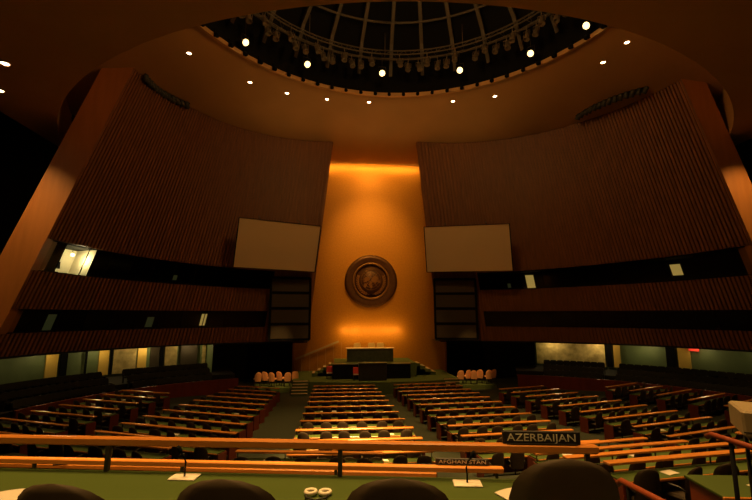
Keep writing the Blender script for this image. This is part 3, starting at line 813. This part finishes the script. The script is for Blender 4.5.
# theatre seats in the galleries
m = MB()
m.box(-.27, .27, -.25, .22, .36, .48, bev=.03); m.loft([[(-.27,-.22,.45),(.27,-.22,.45),(.27,-.32,.45),(-.27,-.32,.45)], [(-.27,-.28,.85),(.27,-.28,.85),(.27,-.37,.85),(-.27,-.37,.85)], [(-.2,-.3,.95),(.2,-.3,.95),(.2,-.36,.95),(-.2,-.36,.95)]], smooth=False)
m.box(-.31, -.27, -.3, .2, .55, .6); m.box(.27, .31, -.3, .2, .55, .6); m.box(-.31, -.27, -.1, .1, 0, .55); m.box(.27, .31, -.1, .1, 0, .55)
tm = m.mesh('theatre_seat', M['theatre'])
for side, nm in ((-1, 'left'), (1, 'right')):
    for rw, (off, z) in enumerate(((1.25, .85), (.35, 1.2), (-.55, 1.55))):
        n = 30; c = 0
        for i in range(n):
            t = .36 + .575*i/(n-1)
            if (.615 < t < .66 if side < 0 else .535 < t < .565): continue
            c += 1
            p = gpt(side, t, off, z); pb, nb = arc(SIDES[side]['B'], t)
            o = bpy.data.objects.new('theatre_seat', tm); col.objects.link(o); o.location = p
            o.rotation_euler = (0, 0, math.atan2(nb.y, nb.x) - PI/2)
            tag(o, 'dark fixed seat, %s from the podium in %s row of the %s gallery' % (ORD[c-1], ('front', 'middle', 'back')[rw], nm), 'seat', 'fixed seats in the %s gallery' % nm)

# ------------------------------------------------------------------ signs, microphones, papers, rails
def text_mesh(s, size, depth):
    cu = bpy.data.curves.new('sign_text', 'FONT'); cu.body = s; cu.size = size; cu.extrude = depth; cu.align_x = 'CENTER'; cu.align_y = 'CENTER'
    o = bpy.data.objects.new('sign_text', cu); col.objects.link(o)
    dg = bpy.context.evaluated_depsgraph_get(); me = bpy.data.meshes.new_from_object(o.evaluated_get(dg))
    bpy.data.objects.remove(o); return me
def name_sign(s, loc, rz, w, h, lab, fit=None):
    root = empty('name_sign', loc, rz, lab, 'sign')
    part(MB().box(-w/2, w/2, -.008, .012, 0, h, bev=.003), 'plate', M['sign'], root)
    part(MB().box(-w/2+.02, w/2-.02, -.02, .03, 0, .006), 'foot', M['dark'], root)
    if s:
        me = text_mesh(s, h*.82, .001); me.materials.clear(); me.materials.append(M['letter'])
        xs = [v.co.x for v in me.vertices]; sx = (w*.88)/(max(xs)-min(xs))
        for v in me.vertices: v.co.x *= sx
        o = bpy.data.objects.new('lettering', me); col.objects.link(o); o.parent = root; o.rotation_euler = (PI/2, 0, 0); o.location = (0, -.0105, h*.5)
def on1(px, v=0.0):   # spot on the closest desk under a picture column: distance along the ledge
    a = math.radians(5.4) + math.atan((px-376)/444); dx, dy = math.sin(a), math.cos(a)
    # intersect camera ray with ledge line offset v
    nx, ny = -math.sin(r1), math.cos(r1); ox, oy = x0+nx*v, y0+ny*v
    t = ((ox+3.5)*nx + oy*ny)/(dx*nx + dy*ny); return (-3.5+dx*t, dy*t)
x, y = on1(541, -.0)
name_sign('AZERBAIJAN', (x, y, 5.74), r1, .425, .068, 'dark country sign reading AZERBAIJAN on the closest desk ledge')
x, y = from_cam(3.87, (462-376)/446*3.87)
name_sign('AFGHANISTAN', (x, y, 5.17), r2, .46, .052, 'dark country sign reading AFGHANISTAN on the second closest desk ledge')
for i, (px, w, fw) in enumerate(((123, .42, 5.52), (265, .50, 5.42), (430, .5, 5.30))):
    x, y = from_cam(fw, (px-376)/447*fw)
    name_sign(None, (x, y, 4.63), r3, w, .075, 'dark name sign seen from behind on third closest desk, %s along' % ORD[i])
def gooseneck(loc, rz, lab, sx=1):
    root = empty('gooseneck_microphone', loc, rz, lab, 'microphone', 'microphones on the closest desk')
    part(MB().box(-.075, .075, -.045, .045, 0, .009, bev=.003), 'base', M['white'], root)
    pts = [(0, 0, .008), (0, 0, .05), (-.004*sx, -.004, .085), (.004*sx, -.010, .115), (.020*sx, -.016, .137)]
    part(MB().tube(pts, .005, 6), 'stem', M['black'], root)
    a0 = Vector((.019*sx, -.016, .135)); dv = Vector((.45*sx, -.12, .88)).normalized()
    part(MB().tube([a0, a0+dv*.012, a0+dv*.035, a0+dv*.046], .012, 8, radii=[.006, .0115, .0115, .005]), 'head', M['black'], root)
x, y = on1(187, -.075); gooseneck((x, y, 5.55), r1, 'black gooseneck microphone on white base left of the closest desk', -1)
x, y = on1(466, -.075); gooseneck((x, y, 5.55), r1, 'black gooseneck microphone on white base beside the AZERBAIJAN sign', 1)
def sheet_obj(loc, rz, w, h, lab, grp=None, tilt=0, bend=.01):
    m = MB(); n = 5
    m.loft([[(-w/2+w*i/n, -h/2, bend*math.sin(PI*i/n)), (-w/2+w*i/n, h/2, bend*.6*math.sin(PI*i/n)), (-w/2+w*i/n, h/2, bend*.6*math.sin(PI*i/n)+.003), (-w/2+w*i/n, -h/2, bend*math.sin(PI*i/n)+.003)] for i in range(n+1)], smooth=False)
    o = m.build('paper_sheet', M['paper']); o.location = loc; o.rotation_euler = (tilt, 0, rz)
    return tag(o, lab, 'paper', grp)
def on_top(fw, px): return from_cam(fw, (px-376)/452*fw)
x, y = on_top(2.25, 8); sheet_obj((x, y, 5.554), .3, .21, .16, 'crumpled white paper at the end of the closest desk')
x, y = on_top(2.25, 519); sheet_obj((x, y, 5.554), r1+.5, .15, .19, 'folded white paper on the closest desk beside the AZERBAIJAN sign')
# earpieces
ep = empty('earphone_pair', (*on_top(2.29, 318), 5.553), r1, 'pair of white round earpieces lying on the closest desk', 'earphones')
for s in (-1, 1):
    part(MB().loft([[((.026+.009*math.cos(b))*math.cos(a)+s*.037, (.026+.009*math.cos(b))*math.sin(a), .012+.010*math.sin(b)) for b in [2*PI*j/6 for j in range(6)]] for a in [2*PI*i/18 for i in range(19)]], caps=False), 'ear_cup', M['white'], ep)
part(MB().tube([(-.06,0,.008), (-.05,-.06,.008), (0,-.085,.008), (.05,-.06,.008), (.06,0,.008)], .005, 5), 'headband', M['dark'], ep)
# pens on the second closest desk ledge
for i, (px, fw) in enumerate(((62, 5.5), (350, 5.42))):
    x, y = from_cam(fw, (px-376)/447*fw); o = MB().tube([(-.09, 0, 0), (.09, 0, 0)], .008, 6).build('pen', M['black']); o.location = (x, y, 4.63+.008); o.rotation_euler = (0, 0, r3 + .4); tag(o, ('black pen lying on the third closest desk near its far end', 'black pen lying on the third closest desk near the aisle')[i], 'pen')
# white papers on far desks
k = 0
for ri, (b, xl, yl, xr, yr, z, seats) in enumerate(rows):
    for j in range(random.choice((0, 1, 1, 2))):
        L = math.hypot(xr-xl, yr-yl); rz = math.atan2(yr-yl, xr-xl); u = random.uniform(-.42, .42)*L
        x = (xl+xr)/2 + math.cos(rz)*u + math.sin(rz)*.24; y = (yl+yr)/2 + math.sin(rz)*u - math.cos(rz)*.24
        k += 1; sheet_obj((x, y, z+.742), rz+random.uniform(-.4,.4), .30, .21, 'white papers left on a delegate desk top', 'white papers scattered on the desks')
x, y = on_row(2.45, 6.6, math.radians(-8), .5, -.35); sheet_obj((x, y, 3.15+.762), .2, .34, .22, 'white paper lying on the dark topped terrace table')
# guard rail by the aisle
gr = empty('guard_rail', (-.97, 2.4, 4.79), 0, 'red topped guard rail with black posts in front of the beige case', 'handrail')
part(MB().tube([(0, -1.4, .865), (0, .36, .865), (.0, .40, .84)], .019, 8), 'top_rail', M['rail'], gr)
for yy in (.22, .02, -.9): part(MB().tube([(0, yy, -.0), (0, yy, .85)], .013, 8), 'post', M['black'], gr)
part(MB().tube([(0, -1.4, .45), (0, .22, .45)], .01, 6), 'middle_rail', M['black'], gr)
hr = empty('aisle_handrail', (-1.68, 2.5, 4.79), 0, 'short red handrail beside the aisle end of the closest desk', 'handrail')
part(MB().tube([(0, -1.3, .68), (0, .20, .62), (-.0, .25, .58)], .02, 8), 'top_rail', M['rail'], hr)
part(MB().tube([(0, .14, 0), (0, .14, .63)], .012, 8), 'post', M['black'], hr); part(MB().tube([(0, -.9, 0), (0, -.9, .66)], .012, 8), 'post', M['black'], hr)
# beige equipment case on a pedestal
eq = empty('equipment_case', (.86, 4.0, 5.28), math.radians(-35), 'beige equipment case standing on a dark pedestal behind the guard rail', 'case')
part(MB().box(-.3, .5, -.3, .3, 0, .25, bev=.02), 'body', M['case'], eq)
part(MB().box(-.1, .28, -.312, -.296, .13, .17), 'handle', M['dark'], eq); part(MB().box(-.22, -.17, -.306, -.298, .19, .21), 'switch', M['red'], eq)
part(MB().box(-.3, .5, -.303, -.298, .045, .055), 'seam', M['dark'], eq)
pdm = empty('case_pedestal', (.86, 4.0, 4.22), math.radians(-35), 'dark pedestal stand carrying the beige equipment case', 'stand')
part(MB().box(-.25, .4, -.25, .25, 1.02, 1.06), 'top_plate', M['dark'], pdm)
for sx in (-.2, .3):
    for sy in (-.2, .2): part(MB().tube([(sx, sy, 0), (sx, sy, 1.02)], .02, 6), 'leg', M['dark'], pdm)

# ------------------------------------------------------------------ light
w = bpy.data.worlds.new('World'); sc.world = w; w.use_nodes = True
w.node_tree.nodes['Background'].inputs[0].default_value = (1, .55, .25, 1); w.node_tree.nodes['Background'].inputs[1].default_value = .0015
K = 1.0
for x, y in LAMPS:
    o = light('flood_light', 'SPOT', (x*.92, (y-RC[1])*.92+RC[1], 24.1), 4000*K, WARM, spot_size=math.radians(70), spot_blend=.9, shadow_soft_size=.2)
    aim(o, (x*.4, 18, 0))
# the rest of the ring of floods, behind the soffit from here
for a in (100, 140, 180, 220, 260):
    x, y = RC[0]+12.3*math.sin(math.radians(a)), RC[1]+12.3*math.cos(math.radians(a))
    o = light('flood_light', 'SPOT', (x*.92, (y-RC[1])*.92+RC[1], 24.1), 4000*K, WARM, spot_size=math.radians(60), spot_blend=.9, shadow_soft_size=.2); aim(o, (x*.4, 18, 0))
# gold wall: lamps at its foot and under its top
for i in range(6):
    x = -2.6 + i*1.04
    light('wall_washer', 'POINT', (x, 41.0, 4.9), 40 if i not in (2, 3) else 28, AMBER, shadow_soft_size=.15)
o = light('cove_light', 'AREA', (0, 41.25, 21.9), 200, AMBER, shape='RECTANGLE', size=10.5, size_y=.12); aim(o, (0, 42.0, 20.6))
o = light('emblem_light', 'SPOT', (0, 37.8, 22.3), 1100, AMBER, spot_size=math.radians(150), spot_blend=1, shadow_soft_size=.15); aim(o, (0, 42, 8.5))
o = light('wall_light', 'SPOT', (0, 29.5, 23.4), 6500, AMBER, spot_size=math.radians(44), spot_blend=1, shadow_soft_size=.3); aim(o, (0, 42, 12.5))
# amber glow thrown up on the ceiling from the front of the hall
for x in (-7, 0, 7):
    o = light('ceiling_uplight', 'SPOT', (x, 36.4, 17.5) if x == 0 else (x, 34, 16.5), 230, WARM, spot_size=math.radians(130), spot_blend=1, shadow_soft_size=.4); aim(o, (x*.9, 33, 24))
# downlights in the soffit over the rear terrace
for x, y, e in ((-7.5, 3.5, 4600), (-3.2, 4.2, 4600), (.5, 6.5, 2500), (4, 9, 2500), (-3, 11, 2500)):
    o = light('soffit_light', 'SPOT', (x, y, ZS-.1), e, WARM, spot_size=math.radians(60), spot_blend=.6, shadow_soft_size=.12)

for x, y, e, tx, ty in ((-21.7, 22.9, 1800, -21.8, 25.8), (22.6, 21.6, 1500, 22.4, 24.4)):
    o = light('soffit_light', 'SPOT', (x, y, ZS-.1), e*1.4, WARM, spot_size=math.radians(85), spot_blend=1, shadow_soft_size=.12); aim(o, (tx, ty, 3))

def throw(x, y, z, e, tgt, deg, colr=WARM):  # extra aimed spots without fixtures, added to brighten chosen rows, screens and chairs
    o = light('added_spot', 'SPOT', (x, y, z), e, colr, spot_size=math.radians(deg), spot_blend=.7, shadow_soft_size=.12); aim(o, tgt)
throw(-2.5, 13.8, ZS-.1, 60000, (-2.7, 17.4, 1.8), 24)
throw(4.0, 13.2, ZS-.1, 13000, (3.8, 17.2, 1.8), 28)
throw(4.5, 10.5, ZS-.1, 6500, (5.0, 12.2, 2.6), 40)
for x in (-8.4, -6.6, -4.8, -3.0):
    throw(x+.3, 11.5, ZS-.1, 17000, (x, 3.95-.153*(x+2.06), 5.15), 11)
throw(-4, 14, 23.4, 6500, (-8.3, 35, 12.1), 13)
throw(4, 14, 23.4, 6500, (7.8, 35, 12.1), 13)
throw(11.5, 15.0, ZS-.1, 1800, (11.8, 17.4, 2), 30)
throw(-10, 15.5, ZS-.1, 1500, (-10.3, 18.2, 2), 30)
throw(-3.0, -3.2, ZS-.1, 2300, (-3.6, 2.6, 5.5), 40)
throw(-6, 27, 24, 16000, (-8.5, 37.3, 1.2), 9)
throw(6, 27, 24, 16000, (8.3, 36.9, 1.2), 9)
throw(0, 28.5, 24.2, 3500, (-.3, 40, 3.2), 16)
throw(0, 27.5, 24.2, 5000, (0, 36.2, 1.2), 40)
light('dome_spill', 'POINT', (0, 18.2, 22.8), 1450, WARM, shadow_soft_size=1.5)  # added fill simulating the floods' spill on walls and screens, no fixture
light('dome_glow', 'POINT', (0, 18.2, 27.0), 60, PALE, shadow_soft_size=.5)

# ------------------------------------------------------------------ camera
cd = bpy.data.cameras.new('camera'); cd.sensor_width = 36; cd.lens = 36*420/752; cd.clip_end = 200
co = bpy.data.objects.new('camera', cd); col.objects.link(co); co.location = cam_p
co.rotation_euler = (math.radians(90+8.8), 0, math.radians(-5.4)); sc.camera = co
sc.view_settings.view_transform = 'Standard'; sc.view_settings.look = 'None'; sc.view_settings.exposure = 0; sc.view_settings.gamma = 1
